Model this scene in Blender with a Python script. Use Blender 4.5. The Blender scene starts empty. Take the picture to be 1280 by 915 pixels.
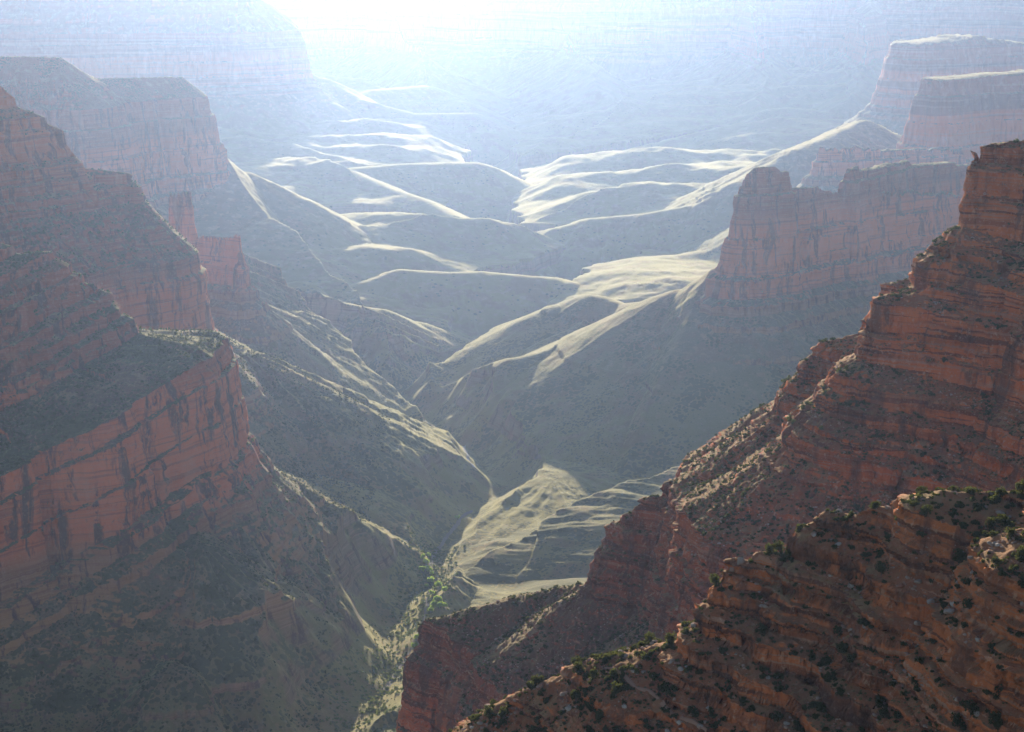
import bpy, math, random, time
import numpy as np
from concurrent.futures import ThreadPoolExecutor
T0 = time.time()
R = math.radians
F32 = np.float32

# ------------------------------------------------------------------ camera, sky, sun, exposure
scene = bpy.context.scene
FPX = 640 / math.tan(R(17.5))          # focal length in photo pixels
PITCH = R(-14.5)
cam = bpy.data.cameras.new('camera'); cam.sensor_width = 36; cam.lens = 18 / math.tan(R(17.5))
cam.clip_start = 1; cam.clip_end = 120000
cam_o = bpy.data.objects.new('camera', cam); scene.collection.objects.link(cam_o)
cam_o.rotation_euler = (R(90) + PITCH, 0, 0); scene.camera = cam_o

SUN_EL, SUN_AZ = R(10.3), R(-4.0)      # azimuth measured clockwise from the view direction (+Y)
world = bpy.data.worlds.new('World'); scene.world = world; world.use_nodes = True
wn = world.node_tree; sky = wn.nodes.new('ShaderNodeTexSky'); sky.sky_type = 'NISHITA'; sky.sun_disc = False
sky.sun_elevation = SUN_EL; sky.sun_rotation = SUN_AZ; sky.altitude = 2000
sky.air_density = 1.0; sky.dust_density = 0.6; sky.ozone_density = 1.0
wn.links.new(sky.outputs[0], wn.nodes['Background'].inputs[0]); wn.nodes['Background'].inputs[1].default_value = 0.072
sun = bpy.data.lights.new('sun', 'SUN'); sun.energy = 4.2; sun.angle = R(0.6); sun.color = (1.0, 0.88, 0.72)
sun_o = bpy.data.objects.new('sun', sun); scene.collection.objects.link(sun_o)
sun_o.rotation_euler = (R(90) - SUN_EL, 0, R(180) - SUN_AZ)
sd = (math.sin(SUN_AZ) * math.cos(SUN_EL), math.cos(SUN_AZ) * math.cos(SUN_EL), math.sin(SUN_EL))
from mathutils import Vector
sun_o.rotation_euler = Vector(sd).to_track_quat('Z', 'Y').to_euler()
vs = scene.view_settings
vs.view_transform = 'Standard'; vs.look = 'None'; vs.exposure = 1.0; vs.gamma = 1.0; vs.use_curve_mapping = False
cy = scene.cycles
cy.use_denoising = True
try: cy.denoiser = 'OPENIMAGEDENOISE'
except Exception: pass
cy.max_bounces = 4; cy.diffuse_bounces = 2; cy.volume_bounces = 1; cy.transparent_max_bounces = 4; cy.use_adaptive_sampling = False
HAZE_DENSITY = 0.27e-4

# ------------------------------------------------------------------ helpers: places
CP, SP = math.cos(PITCH), math.sin(PITCH)
def ray(px, py):
    u = (px - 640) / FPX; v = (457.5 - py) / FPX
    return u, CP - v * SP, SP + v * CP
def D(px, py, d):                      # the point at ground distance d seen there
    x, y, z = ray(px, py); return (x / y * d, d, z / y * d)
def H(px, py, z):                      # the point at height z seen there
    x, y, w = ray(px, py); return (x / w * z, y / w * z, z)

# ------------------------------------------------------------------ helpers: noise
def _h(ix, iy, s):
    h = (ix.astype(np.uint32) * np.uint32(0x9E3779B1)) ^ (iy.astype(np.uint32) * np.uint32(0x85EBCA77)) ^ np.uint32((s * 0xC2B2AE3D) & 0xFFFFFFFF)
    h ^= h >> np.uint32(15); h *= np.uint32(0x2C1B3C6D); h ^= h >> np.uint32(12); h *= np.uint32(0x297A2D39); h ^= h >> np.uint32(15)
    return h
_GA = np.arange(16) * (2 * np.pi / 16)
_GX, _GY = np.cos(_GA).astype(F32), np.sin(_GA).astype(F32)
def gn(x, y, s=0):
    ix = np.floor(x); iy = np.floor(y); fx = (x - ix).astype(F32); fy = (y - iy).astype(F32)
    ix = ix.astype(np.int32); iy = iy.astype(np.int32)
    u = fx * fx * fx * (fx * (fx * 6 - 15) + 10); v = fy * fy * fy * (fy * (fy * 6 - 15) + 10)
    def g(a, b, dx, dy):
        k = _h(ix + a, iy + b, s) & np.uint32(15)
        return _GX[k] * dx + _GY[k] * dy
    a = g(0, 0, fx, fy); b = g(1, 0, fx - 1, fy); c = g(0, 1, fx, fy - 1); d = g(1, 1, fx - 1, fy - 1)
    return ((a + (b - a) * u) * (1 - v) + (c + (d - c) * u) * v) * F32(1.5)
def fbm(x, y, o=4, s=0, g=0.5):
    t = 0; a = 1.0; n = 0
    for i in range(o):
        t = t + a * gn(x * F32(2.03 ** i) + F32(17.3 * i), y * F32(2.03 ** i) - F32(9.1 * i), s + i); n += a; a *= g
    return t / n
def rid(x, y, o=3, s=0):
    t = 0; a = 1.0; n = 0
    for i in range(o):
        t = t + a * (1 - 2 * np.abs(gn(x * F32(2.1 ** i) + F32(7.7 * i), y * F32(2.1 ** i) + F32(3.3 * i), s + i))); n += a; a *= 0.5
    return t / n
def vn3(x, y, z, s=0):
    ix = np.floor(x).astype(np.int32); iy = np.floor(y).astype(np.int32); iz = np.floor(z).astype(np.int32)
    fx = (x - ix).astype(F32); fy = (y - iy).astype(F32); fz = (z - iz).astype(F32)
    fx = fx * fx * (3 - 2 * fx); fy = fy * fy * (3 - 2 * fy); fz = fz * fz * (3 - 2 * fz)
    def c(a, b, d): return (_h(ix + a + (iz + d) * 7919, iy + b + (iz + d) * 104729, s) >> np.uint32(8)).astype(F32) * F32(2 / 16777216.) - 1
    def m(a, b, t): return a + (b - a) * t
    return m(m(m(c(0,0,0), c(1,0,0), fx), m(c(0,1,0), c(1,1,0), fx), fy), m(m(c(0,0,1), c(1,0,1), fx), m(c(0,1,1), c(1,1,1), fx), fy), fz)
def sst(a, b, x):
    t = np.clip((x - a) / (b - a), 0, 1); return t * t * (3 - 2 * t)

# ------------------------------------------------------------------ rock profiles: (height, horizontal run) from the top down
def prof(rows):
    """rows: list of (z_top, z_bottom, run per metre)"""
    zs = [rows[0][0]]; p = [0.0]
    for zt, zb, r in rows:
        zs.append(zb); p.append(p[-1] - (zt - zb) * r)
    return np.array(p[::-1], F32), np.array(zs[::-1], F32)
def ledges(z0, z1, cliff, slope, tmin, tmax, frac, seed):
    rnd = random.Random(seed); rows = []; z = z0
    while z > z1 + 0.5:
        t = rnd.uniform(tmin, tmax); c = t * min(.92, max(.15, rnd.gauss(frac, .14)))
        s = max(z1, z - c); rows.append((z, s, cliff * rnd.uniform(.6, 1.5))); z = s
        if z <= z1: break
        s = max(z1, z - (t - c)); rows.append((z, s, slope * rnd.uniform(.7, 1.35))); z = s
    return rows
LOWER = [(-750, -764, 1.5), (-764, -782, .25), (-782, -800, 1.7), (-800, -812, .3), (-812, -850, 1.7), (-850, -862, .7), (-862, -960, 1.75), (-960, -1040, 2.4), (-1040, -1090, 2.9), (-1090, -1300, 2.6)]
RED = [(-600, -628, .16), (-628, -634, 1.0), (-634, -690, .11), (-690, -694, .9), (-694, -750, .14)]
P_FORE = prof([(100, -120, 1.2), (-120, -150, 1.35)] + ledges(-150, -170, .2, 1.7, 6, 11, .3, 5) + ledges(-170, -300, .14, 1.3, 5, 12, .72, 8) + [(-300, -520, 1.2)] + RED + LOWER)
def up(rows, dz): return [(a + dz, b + dz, r) for a, b, r in rows]
def steep(rows, f): return [(a, b, r * f if r > 1 else r) for a, b, r in rows]
P_RUB = prof([(100, -200, 1.3)] + ledges(-200, -300, .3, 1.5, 9, 20, .18, 77) + [(-300, -520, 1.2)] + RED + LOWER)
P_NEAR = prof([(200, -60, 1.0)] + ledges(-60, -125, .18, 1.0, 12, 26, .7, 2) + ledges(-125, -160, .14, .9, 14, 34, .86, 21) + ledges(-160, -215, .2, 1.5, 8, 16, .4, 3) + ledges(-215, -330, .16, 1.25, 5, 32, .62, 6) + [(-330, -375, 1.35)] + ledges(-375, -470, .18, .75, 10, 24, .74, 7) + [(-470, -530, 1.35)] + up(RED, 70) + up(LOWER, 70))
P_LEFT = prof([(200, -240, .8)] + ledges(-240, -380, .2, 1.3, 20, 40, .45, 9) + ledges(-380, -500, .2, 1.0, 14, 34, .64, 12) + [(-500, -566, 1.9)] + up(RED, 34) + steep(up(LOWER, 34), .56))
P_LEFT2 = prof([(200, -200, .8)] + ledges(-200, -330, .2, 1.3, 20, 40, .45, 9) + ledges(-330, -450, .2, 1.1, 14, 34, .6, 12) + [(-450, -550, 1.3)] + up(RED, 50) + steep(up(LOWER, 50), .8))
P_FAR = prof([(400, 0, .5), (0, -100, .2), (-100, -230, 1.4), (-230, -290, .3), (-290, -390, 1.4), (-390, -470, 1.2)] + ledges(-470, -560, .14, 1.1, 12, 30, .84, 31) + [(-560, -618, .12), (-618, -626, 1.0)] + ledges(-626, -700, .14, 1.0, 18, 40, .9, 32) + [(-700, -712, 1.0), (-712, -750, .18)] + LOWER)
P_BASE = prof([(0, -650, 1.6), (-650, -750, 1.6)] + LOWER)
P_SPUR = prof([(0, -700, 1.2), (-700, -846, 1.5), (-846, -856, .4), (-856, -905, 1.6), (-905, -915, .4), (-915, -1400, 1.5)])
P_HILL = prof([(0, -700, 1.5), (-700, -905, 1.9), (-905, -912, .6), (-912, -1200, 1.95), (-1200, -1400, 1.9)])

LFS = []
def LF(group, P, pts, k=1.0, warp=(40, 260), flute=(26, 90), w=0.0, rnd=0.0, dip=None, reach=3000):
    pts = np.array(pts, float)
    LFS.append(dict(group=group, P=P, pts=pts, k=k, warp=warp, flute=flute, w=w, rnd=rnd, dip=dip, reach=reach, id=len(LFS)))
G_BASE = 'valley_floor'
# ---- the near ridge, lower right
FD = (-.13, 66, 0)
LF('foreground_ridge', P_RUB, [D(590, 918, 575), D(640, 872, 570), D(700, 847, 565), D(760, 824, 558), D(830, 803, 552), D(884, 780, 548)], k=1.0, warp=(4, 40), flute=(.8, 14), rnd=2, reach=300)
LF('foreground_ridge', P_FORE, [D(909, 702, 541), D(960, 690, 536), D(1000, 682, 532)], k=1.1, warp=(4, 40), flute=(.8, 14), rnd=1.5, reach=300, dip=FD)
LF('foreground_ridge', P_FORE, [D(1024, 655, 530), D(1085, 634, 522), D(1130, 620, 515), D(1185, 613, 506), D(1290, 622, 492), D(1420, 600, 465), D(1600, 560, 440)], k=1.0, warp=(4, 40), flute=(.8, 14), rnd=2.5, reach=300, dip=FD)
# ---- the spur behind it, right edge down to the Redwall nose
SD = (-.14, 200, 0)
LF('spur_ridge', P_NEAR, [D(1500, 60, 930), D(1290, 165, 1030), D(1220, 188, 1045)], k=1.5, warp=(9, 60), flute=(5, 30), reach=900, dip=SD)
LF('spur_ridge', P_NEAR, [D(1220, 188, 1045), D(1193, 292, 1050), D(1150, 325, 1060), D(1100, 366, 1070), D(1040, 425, 1085), D(1014, 436, 1090)], k=1.4, warp=(8, 55), flute=(4, 26), rnd=3, reach=900, dip=SD)
LF('spur_ridge', P_NEAR, [D(1500, 330, 900), D(1290, 350, 980), D(1200, 354, 1000), D(1112, 366, 1015)], k=1.2, warp=(8, 45), flute=(4, 24), rnd=3, reach=500, dip=SD)
LF('spur_ridge', P_NEAR, [D(1040, 488, 1080), D(960, 540, 1090), D(900, 582, 1105), D(842, 600, 1118)], k=1.0, warp=(8, 60), flute=(4, 26), rnd=4, reach=700)
LF('spur_ridge', P_NEAR, [D(1014, 455, 1120), D(960, 505, 1150), D(905, 552, 1180), D(875, 574, 1200)], k=1.1, warp=(8, 60), flute=(5, 26), rnd=5, reach=300)
LF('spur_ridge', P_NEAR, [D(842, 602, 1118), D(800, 630, 1130), D(756, 664, 1142)], k=1.0, warp=(8, 55), flute=(4, 26), rnd=2, reach=600)
LF('spur_ridge', P_NEAR, [D(756, 690, 1145), D(712, 733, 1180), D(640, 748, 1200), D(560, 768, 1222), D(534, 778, 1232)], k=1.0, warp=(10, 70), flute=(3, 34), rnd=5, reach=600)
# ---- the great wall on the left, first spur
W1 = 'left_canyon_wall'; WD = (.42, -440, 1)
LF(W1, P_LEFT, [D(-400, 200, 2050), D(-150, 270, 2180), D(0, 306, 2250), D(60, 313, 2270)], warp=(16, 110), flute=(10, 50), rnd=3, reach=1600, dip=WD)
LF(W1, P_LEFT, [D(62, 340, 2275), D(125, 356, 2300)], warp=(16, 110), flute=(10, 50), reach=1600, dip=WD)
LF(W1, P_LEFT, [D(125, 392, 2300), D(156, 398, 2320)], warp=(14, 110), flute=(10, 50), reach=1600, dip=WD)
LF(W1, P_LEFT, [D(156, 414, 2330), D(200, 424, 2350), D(247, 418, 2400)], warp=(14, 120), flute=(12, 55), rnd=6, reach=1600, dip=WD)
# ---- second spur behind it
W2 = 'left_canyon_spur'
LF(W2, P_LEFT2, [D(-500, -150, 2600), D(-200, 0, 2750), D(0, 112, 2850), D(85, 166, 2900)], k=1.4, warp=(20, 140), flute=(12, 60), rnd=4, reach=1800)
LF(W2, P_LEFT2, [D(88, 192, 2900), D(103, 205, 2915), D(158, 216, 2950)], k=1.35, warp=(16, 140), flute=(12, 60), rnd=4, reach=1800)
LF(W2, P_LEFT2, [D(165, 262, 2960), D(205, 290, 3000), D(232, 306, 3030)], k=1.1, warp=(14, 140), flute=(13, 60), rnd=4, reach=1800)
LF('rock_pinnacle', P_FAR, [D(212, 240, 3700), D(236, 238, 3710)], k=2.2, warp=(10, 60), flute=(10, 30), reach=260)
LF('small_butte', P_FAR, [D(235, 297, 3720), D(300, 294, 3640)], k=1.5, warp=(12, 60), flute=(10, 36), reach=700)
# ---- third spur
W3 = 'left_far_spur'
LF(W3, P_FAR, [D(-500, 40, 4700), D(-100, 68, 4900), D(75, 71, 5000)], warp=(24, 160), flute=(18, 70), reach=2200)
LF(W3, P_FAR, [D(75, 73, 5000), D(120, 97, 5100), D(150, 97, 5150), D(228, 95, 5300), D(246, 110, 5320)], warp=(20, 160), flute=(18, 70), reach=2200)
# ---- butte right of the middle
B1 = 'butte'
LF(B1, P_FAR, [D(930, 222, 3540), D(948, 209, 3550), D(982, 211, 3580)], k=1.6, rnd=10, warp=(14, 90), flute=(14, 46), reach=1600)
LF(B1, P_FAR, [D(930, 224, 3540), D(1040, 240, 3720), D(1200, 240, 4000)], k=1.0, warp=(14, 90), flute=(14, 46), reach=1800)
LF(B1, P_FAR, [D(1065, 211, 3760), D(1130, 203, 4000), D(1200, 206, 4150), D(1400, 215, 4400)], k=1.2, rnd=10, w=12, warp=(14, 100), flute=(14, 50), reach=1800)
# ---- plateaus upper right
LF('right_plateau', P_FAR, [D(1172, 98, 6000), D(1230, 92, 6150), D(1290, 88, 6200), D(1700, 88, 6300)], w=60, warp=(26, 200), flute=(20, 80), reach=2400)
LF('far_plateau', P_FAR, [D(1146, 52, 8050), D(1200, 44, 8200), D(1290, 58, 8300), D(1700, 60, 8600)], w=110, warp=(36, 260), flute=(24, 100), reach=2600)
LF('low_butte', P_FAR, [D(1030, 184, 5500), D(1100, 186, 5560), D(1200, 186, 5700)], w=10, warp=(20, 120), flute=(16, 60), reach=1600)
# ---- far walls
LF('far_left_wall', P_FAR, [D(-900, -160, 9000), D(-300, -70, 9300), D(100, -40, 9500), D(290, -30, 9600)], w=60, warp=(60, 420), flute=(50, 190), reach=3800)
LF('far_left_wall', P_FAR, [D(290, 40, 9500), D(352, 72, 9700)], w=20, warp=(60, 420), flute=(40, 160), reach=3600)
LF('far_canyon_wall', P_FAR, [(-9000, 12600, -60), (-4200, 13300, 10), (-2300, 13700, -60), (-1700, 13900, -260), (-500, 13900, -270), (0, 13800, 0), (2600, 13200, 40), (5200, 12600, 10), (12000, 12200, -40)], w=200, warp=(300, 1500), flute=(170, 420), reach=5200)
for pts in ([D(690, 18, 12900), D(730, 70, 11800), D(760, 120, 10600), D(790, 165, 9500)], [D(930, 5, 12500), D(950, 60, 11500), D(960, 110, 10300), D(935, 160, 9100)], [D(470, 5, 13300), D(500, 45, 12400), D(540, 70, 11800)], [D(1090, 0, 12200), D(1080, 60, 11000), D(1060, 120, 9600)]):
    LF('far_canyon_wall', P_FAR, pts, warp=(120, 700), flute=(90, 240), rnd=8, reach=3000)
# ---- shale hills and talus spurs (smooth, rounded)
def hill(pts, k=1.0, rnd=30, flute=(6, 60), reach=900, warp=(14, 140), P=None):
    LF('shale_hills', P or P_HILL, pts, k=k, rnd=rnd, flute=flute, warp=warp, reach=reach)
hill([D(372, 352, 4650), D(430, 362, 4850), D(500, 337, 4950), D(560, 341, 4970), D(600, 340, 4980), D(690, 347, 5020), D(706, 352, 4990)], rnd=50, k=1.0)
hill([D(890, 335, 3650), D(850, 362, 3680), D(800, 386, 3720), D(700, 430, 3700), D(640, 448, 3690), D(600, 461, 3690), D(545, 480, 3720), D(508, 498, 3760)], rnd=26)
hill([D(600, 440, 4080), D(650, 408, 4080), D(700, 382, 4080), D(742, 369, 4090), D(775, 380, 4050), D(820, 376, 3980)], rnd=56, k=1.0)
hill([D(650, 446, 3860), D(700, 420, 3900), D(730, 400, 3960)], rnd=14)
hill([D(240, 405, 3150), D(300, 440, 3110), D(350, 462, 3150), D(395, 488, 3180), D(440, 503, 3210), D(478, 524, 3230), D(508, 552, 3240), D(538, 584, 3240)], rnd=40, flute=(19, 32), k=1.1)
hill([D(250, 300, 4000), D(300, 375, 3830), D(360, 388, 3920), D(420, 400, 4020), D(480, 410, 4100), D(520, 424, 4150), D(555, 443, 4180)], rnd=40, flute=(19, 34))
hill([D(300, 320, 4200), D(345, 356, 4250), D(400, 372, 4350), D(470, 386, 4450), D(520, 402, 4500)], rnd=30)
hill([D(272, 182, 5400), D(305, 215, 5450), D(350, 250, 5500), D(400, 276, 5650), D(450, 276, 5800), D(500, 294, 5900)], rnd=30)
hill([D(350, 236, 6600), D(390, 222, 6900), D(440, 210, 7100), D(500, 205, 7200), D(560, 203, 7250), D(590, 203, 7280)], rnd=90, k=1.0, reach=1400)
hill([D(440, 214, 7000), D(490, 236, 6700), D(530, 250, 6500), D(562, 268, 6300)], rnd=40)
hill([D(1080, 150, 6600), D(1000, 186, 6200), D(930, 226, 6000), D(880, 252, 5900), D(800, 268, 5880), D(740, 273, 5880), D(700, 284, 5850), D(645, 305, 5800)], rnd=60, flute=(20, 70), reach=1400)
hill([D(900, 236, 7400), D(840, 248, 7450), D(790, 234, 7450), D(740, 220, 7500), D(690, 224, 7480), D(645, 238, 7420)], rnd=90, reach=1400)
hill([D(470, 112, 10300), D(530, 107, 10500), D(572, 126, 10300)], rnd=120, reach=1600)
hill([D(365, 78, 9900), D(400, 97, 9900), D(450, 124, 9700), D(520, 142, 9600), D(590, 141, 9600)], rnd=60, reach=2200)
hill([D(305, 562, 2400), D(345, 592, 2440), D(390, 618, 2510), D(435, 644, 2610), D(480, 664, 2700), D(508, 676, 2740)], rnd=14, flute=(14, 26), P=P_SPUR)
hill([D(340, 585, 2700), D(380, 596, 2780), D(430, 612, 2900), D(480, 611, 2960), D(520, 608, 2990), D(570, 600, 3010), D(598, 592, 3020), D(622, 604, 3035)], rnd=50, k=1.0, flute=(8, 40))
hill([D(300, 590, 2330), D(340, 620, 2370), D(390, 655, 2430), D(435, 692, 2480), D(480, 722, 2520), D(515, 742, 2550)], rnd=12, flute=(14, 26), P=P_SPUR)
hill([D(285, 630, 2200), D(350, 672, 2250), D(390, 704, 2290), D(435, 736, 2330), D(480, 764, 2360), D(514, 784, 2370)], rnd=10, flute=(14, 26), P=P_SPUR)
hill([D(190, 612, 2200), D(250, 680, 2060), D(320, 728, 2090), D(385, 762, 2140), D(435, 794, 2190), D(480, 818, 2210)], rnd=10, flute=(14, 26), P=P_SPUR)
hill([D(225, 828, 1880), D(280, 858, 1920), D(340, 888, 1960), D(400, 906, 1985), D(450, 914, 2000)], rnd=14, flute=(12, 26), P=P_SPUR)
hill([D(690, 598, 3060), D(712, 589, 3100), D(740, 584, 3150), D(800, 600, 3100), D(900, 600, 3200)], rnd=20, k=.12, flute=(9, 60), reach=700)
hill([D(690, 600, 3120), D(712, 590, 3180), D(745, 584, 3230), D(830, 600, 3250)], rnd=30, k=.8, flute=(7, 50))
# ---- drainage: the floor rises away from these lines
CREEKS = [[H(430, 960, -990), H(462, 880, -1002), H(500, 830, -1015), H(528, 770, -1030), H(535, 725, -1045), H(545, 690, -1055), H(575, 652, -1066), H(600, 634, -1072), H(630, 618, -1078), H(644, 606, -1083), H(610, 590, -1088), H(585, 565, -1096), H(545, 525, -1104), H(500, 497, -1112), H(560, 470, -1120), H(592, 442, -1130), H(640, 400, -1145), H(760, 350, -1160), H(720, 330, -1165), H(612, 326, -1172), H(600, 290, -1185), H(618, 240, -1200), H(610, 190, -1215), H(620, 150, -1230), H(600, 128, -1240)],
          [H(500, 497, -1112), H(420, 470, -1096), H(340, 430, -1060)], [H(612, 326, -1172), H(520, 320, -1160), H(440, 300, -1130)], [H(618, 240, -1200), H(760, 215, -1190), H(900, 190, -1150)], [H(610, 190, -1215), H(480, 170, -1180), H(400, 160, -1150)], [H(535, 725, -1045), H(640, 735, -1030), H(760, 720, -1000)]]
CREEKS = [np.array(c, float) for c in CREEKS]
VALLEY_ID = len(LFS)

def height(x, y):
    """ground height and which landform it belongs to"""
    x = x.astype(F32); y = y.astype(F32); sh = x.shape; x = x.ravel(); y = y.ravel()
    n = len(x)
    # floor
    best = np.full(n, 1e9, F32); zc = np.zeros(n, F32)
    wx = x + 16 * gn(x / 90, y / 90, 5) + 45 * gn(x / 340, y / 340, 6); wy = y + 16 * gn(x / 90, y / 90, 7) + 45 * gn(x / 340, y / 340, 8)
    for c in CREEKS:
        for a, b in zip(c[:-1], c[1:]):
            ex, ey = b[0] - a[0], b[1] - a[1]; L2 = ex * ex + ey * ey
            t = np.clip(((wx - F32(a[0])) * F32(ex) + (wy - F32(a[1])) * F32(ey)) / F32(L2), 0, 1)
            d = np.hypot(wx - (F32(a[0]) + t * F32(ex)), wy - (F32(a[1]) + t * F32(ey)))
            m = d < best; best[m] = d[m]; zc[m] = (a[2] + t * (b[2] - a[2]))[m]
    far = sst(4300, 5200, y)
    d = best * (1 + .25 * fbm(x / 160, y / 160, 3, 31))
    near_p = np.interp(d, [0, 8, 40, 120, 400, 1500, 4000], [0, 0.5, 9, 26, 60, 190, 330]).astype(F32)
    far_p = np.interp(d, [0, 12, 90, 130, 142, 300, 900, 4000], [0, 1, 45, 75, 125, 150, 210, 420]).astype(F32)
    z = zc + near_p * (1 - far) + far_p * far + (5.5 * (rid((y + .35 * x + 12 * gn(x / 90, y / 90, 43)) / 62, (x - .35 * y) / 300, 3, 41) - .5) * (1 - .8 * far) + 1.2 * fbm(x / 22, y / 22, 3, 42) + 5 * fbm(x / 120, y / 120, 3, 44)) * sst(10, 60, best)
    z += far * sst(80, 400, best) * (10 + 120 * fbm(x / 1000, y / 560, 2, 48))
    ids = np.full(n, VALLEY_ID, np.int16)
    for lf in LFS:
        p = lf['pts']; rc = lf['reach']
        sel = np.nonzero((x > p[:, 0].min() - rc) & (x < p[:, 0].max() + rc) & (y > p[:, 1].min() - rc) & (y < p[:, 1].max() + rc))[0]
        if not len(sel): continue
        X = x[sel]; Y = y[sel]; A, lam = lf['warp']; s = lf['id'] * 13
        WX = X + F32(A) * fbm(X / F32(lam), Y / F32(lam), 4, 100 + s, .55); WY = Y + F32(A) * fbm(X / F32(lam), Y / F32(lam), 4, 106 + s, .55)
        PA, PZ = lf['P']; k = F32(lf['k'])
        bp = np.full(len(sel), -1e9, F32); bd = np.zeros(len(sel), F32); qx = np.zeros(len(sel), F32); qy = np.zeros(len(sel), F32)
        dip = lf['dip']
        def bedz(v):
            q = np.clip((v - dip[1]) * dip[0], -120, 60)
            return np.minimum(q, 0) if dip[2] else q
        pc = np.interp(p[:, 2] - (bedz(p[:, 0]) if dip else 0), PZ, PA)
        for i in range(len(p) - 1):
            a, b = p[i], p[i + 1]; ex, ey = b[0] - a[0], b[1] - a[1]; L2 = ex * ex + ey * ey
            t = np.clip(((WX - F32(a[0])) * F32(ex) + (WY - F32(a[1])) * F32(ey)) / F32(L2), 0, 1)
            cx = F32(a[0]) + t * F32(ex); cyy = F32(a[1]) + t * F32(ey)
            dx = WX - cx; dy = WY - cyy; dd = np.hypot(dx, dy)
            de = dd
            if lf['rnd']: de = np.sqrt(dd * dd + F32(lf['rnd'] ** 2)) - F32(lf['rnd'])
            if lf['w']: de = np.maximum(dd - F32(lf['w']), 0) + dd * F32(.04)
            v = F32(pc[i]) + t * F32(pc[i + 1] - pc[i]) - k * de
            m = v > bp; bp[m] = v[m]; bd[m] = dd[m]
            inv = 1 / np.maximum(dd, 1e-3)
            fl = F32(lf['flute'][1] * 1.3)
            qx[m] = (cx + dx * inv * fl)[m]; qy[m] = (cyy + dy * inv * fl)[m]
        fa, fl = lf['flute']
        ramp = sst(0, fl * 1.6, bd)
        grow = np.minimum(1 + bd / F32(fl * 10), 2.2)
        f = F32(fa) * ramp * (rid(qx / F32(fl), qy / F32(fl), 3, 60 + s) - .55) * grow
        if lf['rnd'] < 12:
            f = f + F32(fa * (3.6 if lf['group'] == 'left_canyon_wall' else 2.2)) * sst(fl * 2.5, fl * 8, bd) * (rid((qx + 31) / F32(fl * 2.6), qy / F32(fl * 2.6), 2, 68 + s) - .6)
        f = f + F32(fa * .38) * ramp * (rid((qx - 11) / F32(fl * .33), (qy + 5) / F32(fl * .33), 2, 64 + s) - .5) + (F32(2.4) * fbm(X / 34, Y / 34, 3, 66 + s) if PA is P_FAR[0] else 0)
        f = f + F32(fa * .5) * ramp * fbm(X / F32(fl * .7), Y / F32(fl * .7), 3, 75 + s)
        zz = np.interp(bp + f, PA, PZ).astype(F32)
        if dip: zz += bedz(X).astype(F32)
        zz += F32(min(fa * .08, 3.0)) * fbm(X / F32(fl * .25), Y / F32(fl * .25), 2, 90 + s)
        m = zz > z[sel]
        z[sel[m]] = zz[m]; ids[sel[m]] = lf['id']
    carve = np.interp(best * (1 + .2 * fbm(x / 60, y / 60, 2, 35)), [0, 6, 28, 65, 120, 190], [0, .5, 13, 46, 125, 3000]).astype(F32) + zc + 900 * sst(4250, 4700, y)
    m = z > carve; z[m] = carve[m]
    return z.reshape(sh), ids.reshape(sh)

def par(fn, *arrs, chunks=24):
    idx = np.array_split(np.arange(arrs[0].shape[0]), chunks)
    with ThreadPoolExecutor(4) as ex:
        out = list(ex.map(lambda i: fn(*[a[i] for a in arrs]), idx))
    return [np.concatenate([o[j] for o in out]) for j in range(len(out[0]))]

# ------------------------------------------------------------------ the ground grid (fans out from the rim the picture is taken from)
QUAL = 1.0
NC = int(1560 * QUAL); NR = int(3000 * QUAL)
th = np.concatenate([np.linspace(-27, -20.2, 80, endpoint=False), np.linspace(-20.2, 20.2, NC), np.linspace(20.2, 27, 81)[1:]]) * math.pi / 180
R0, R1_ = 260.0, 17500.0
tc = np.linspace(th[0], th[-1], 320); rc = np.exp(np.linspace(math.log(R0), math.log(R1_), 3600))
TT, RR = np.meshgrid(tc, rc, indexing='ij')
zc_, _ = par(height, RR * np.sin(TT), RR * np.cos(TT))
e = zc_ / RR
vis = np.maximum.accumulate(e, axis=1)
hid = (e < vis - 0.004)[:, 1:]
w = np.abs(np.diff(e, axis=1)) * np.where(hid, .35, 1.0) + np.diff(np.log(RR), axis=1) * 0.06
def blur(a, n, ax):
    k = np.ones(n) / n
    pad = [(0, 0), (0, 0)]; pad[ax] = (n // 2, n - 1 - n // 2)
    c = np.cumsum(np.pad(a, pad, mode='edge'), axis=ax)
    if ax == 0: c = np.vstack([np.zeros((1, c.shape[1])), c]); return (c[n:] - c[:-n]) / n
    c = np.hstack([np.zeros((c.shape[0], 1)), c]); return (c[:, n:] - c[:, :-n]) / n
for _ in range(2): w = blur(blur(w, 9, 0), 7, 1)
cw = np.hstack([np.zeros((w.shape[0], 1)), np.cumsum(w, axis=1)]); cw /= cw[:, -1:]
u = np.linspace(0, 1, NR)
rows_c = np.stack([np.interp(u, cw[i], rc) for i in range(len(tc))])          # (tc, NR)
fi = np.interp(th, tc, np.arange(len(tc))); i0 = np.minimum(fi.astype(int), len(tc) - 2); ft = (fi - i0)[:, None]
RG = rows_c[i0] * (1 - ft) + rows_c[i0 + 1] * ft                                # (cols, NR)
X = (RG * np.sin(th)[:, None]).astype(F32); Y = (RG * np.cos(th)[:, None]).astype(F32)
Z, ID = par(height, X, Y)
print('heights', X.size, round(time.time() - T0, 1))

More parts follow.
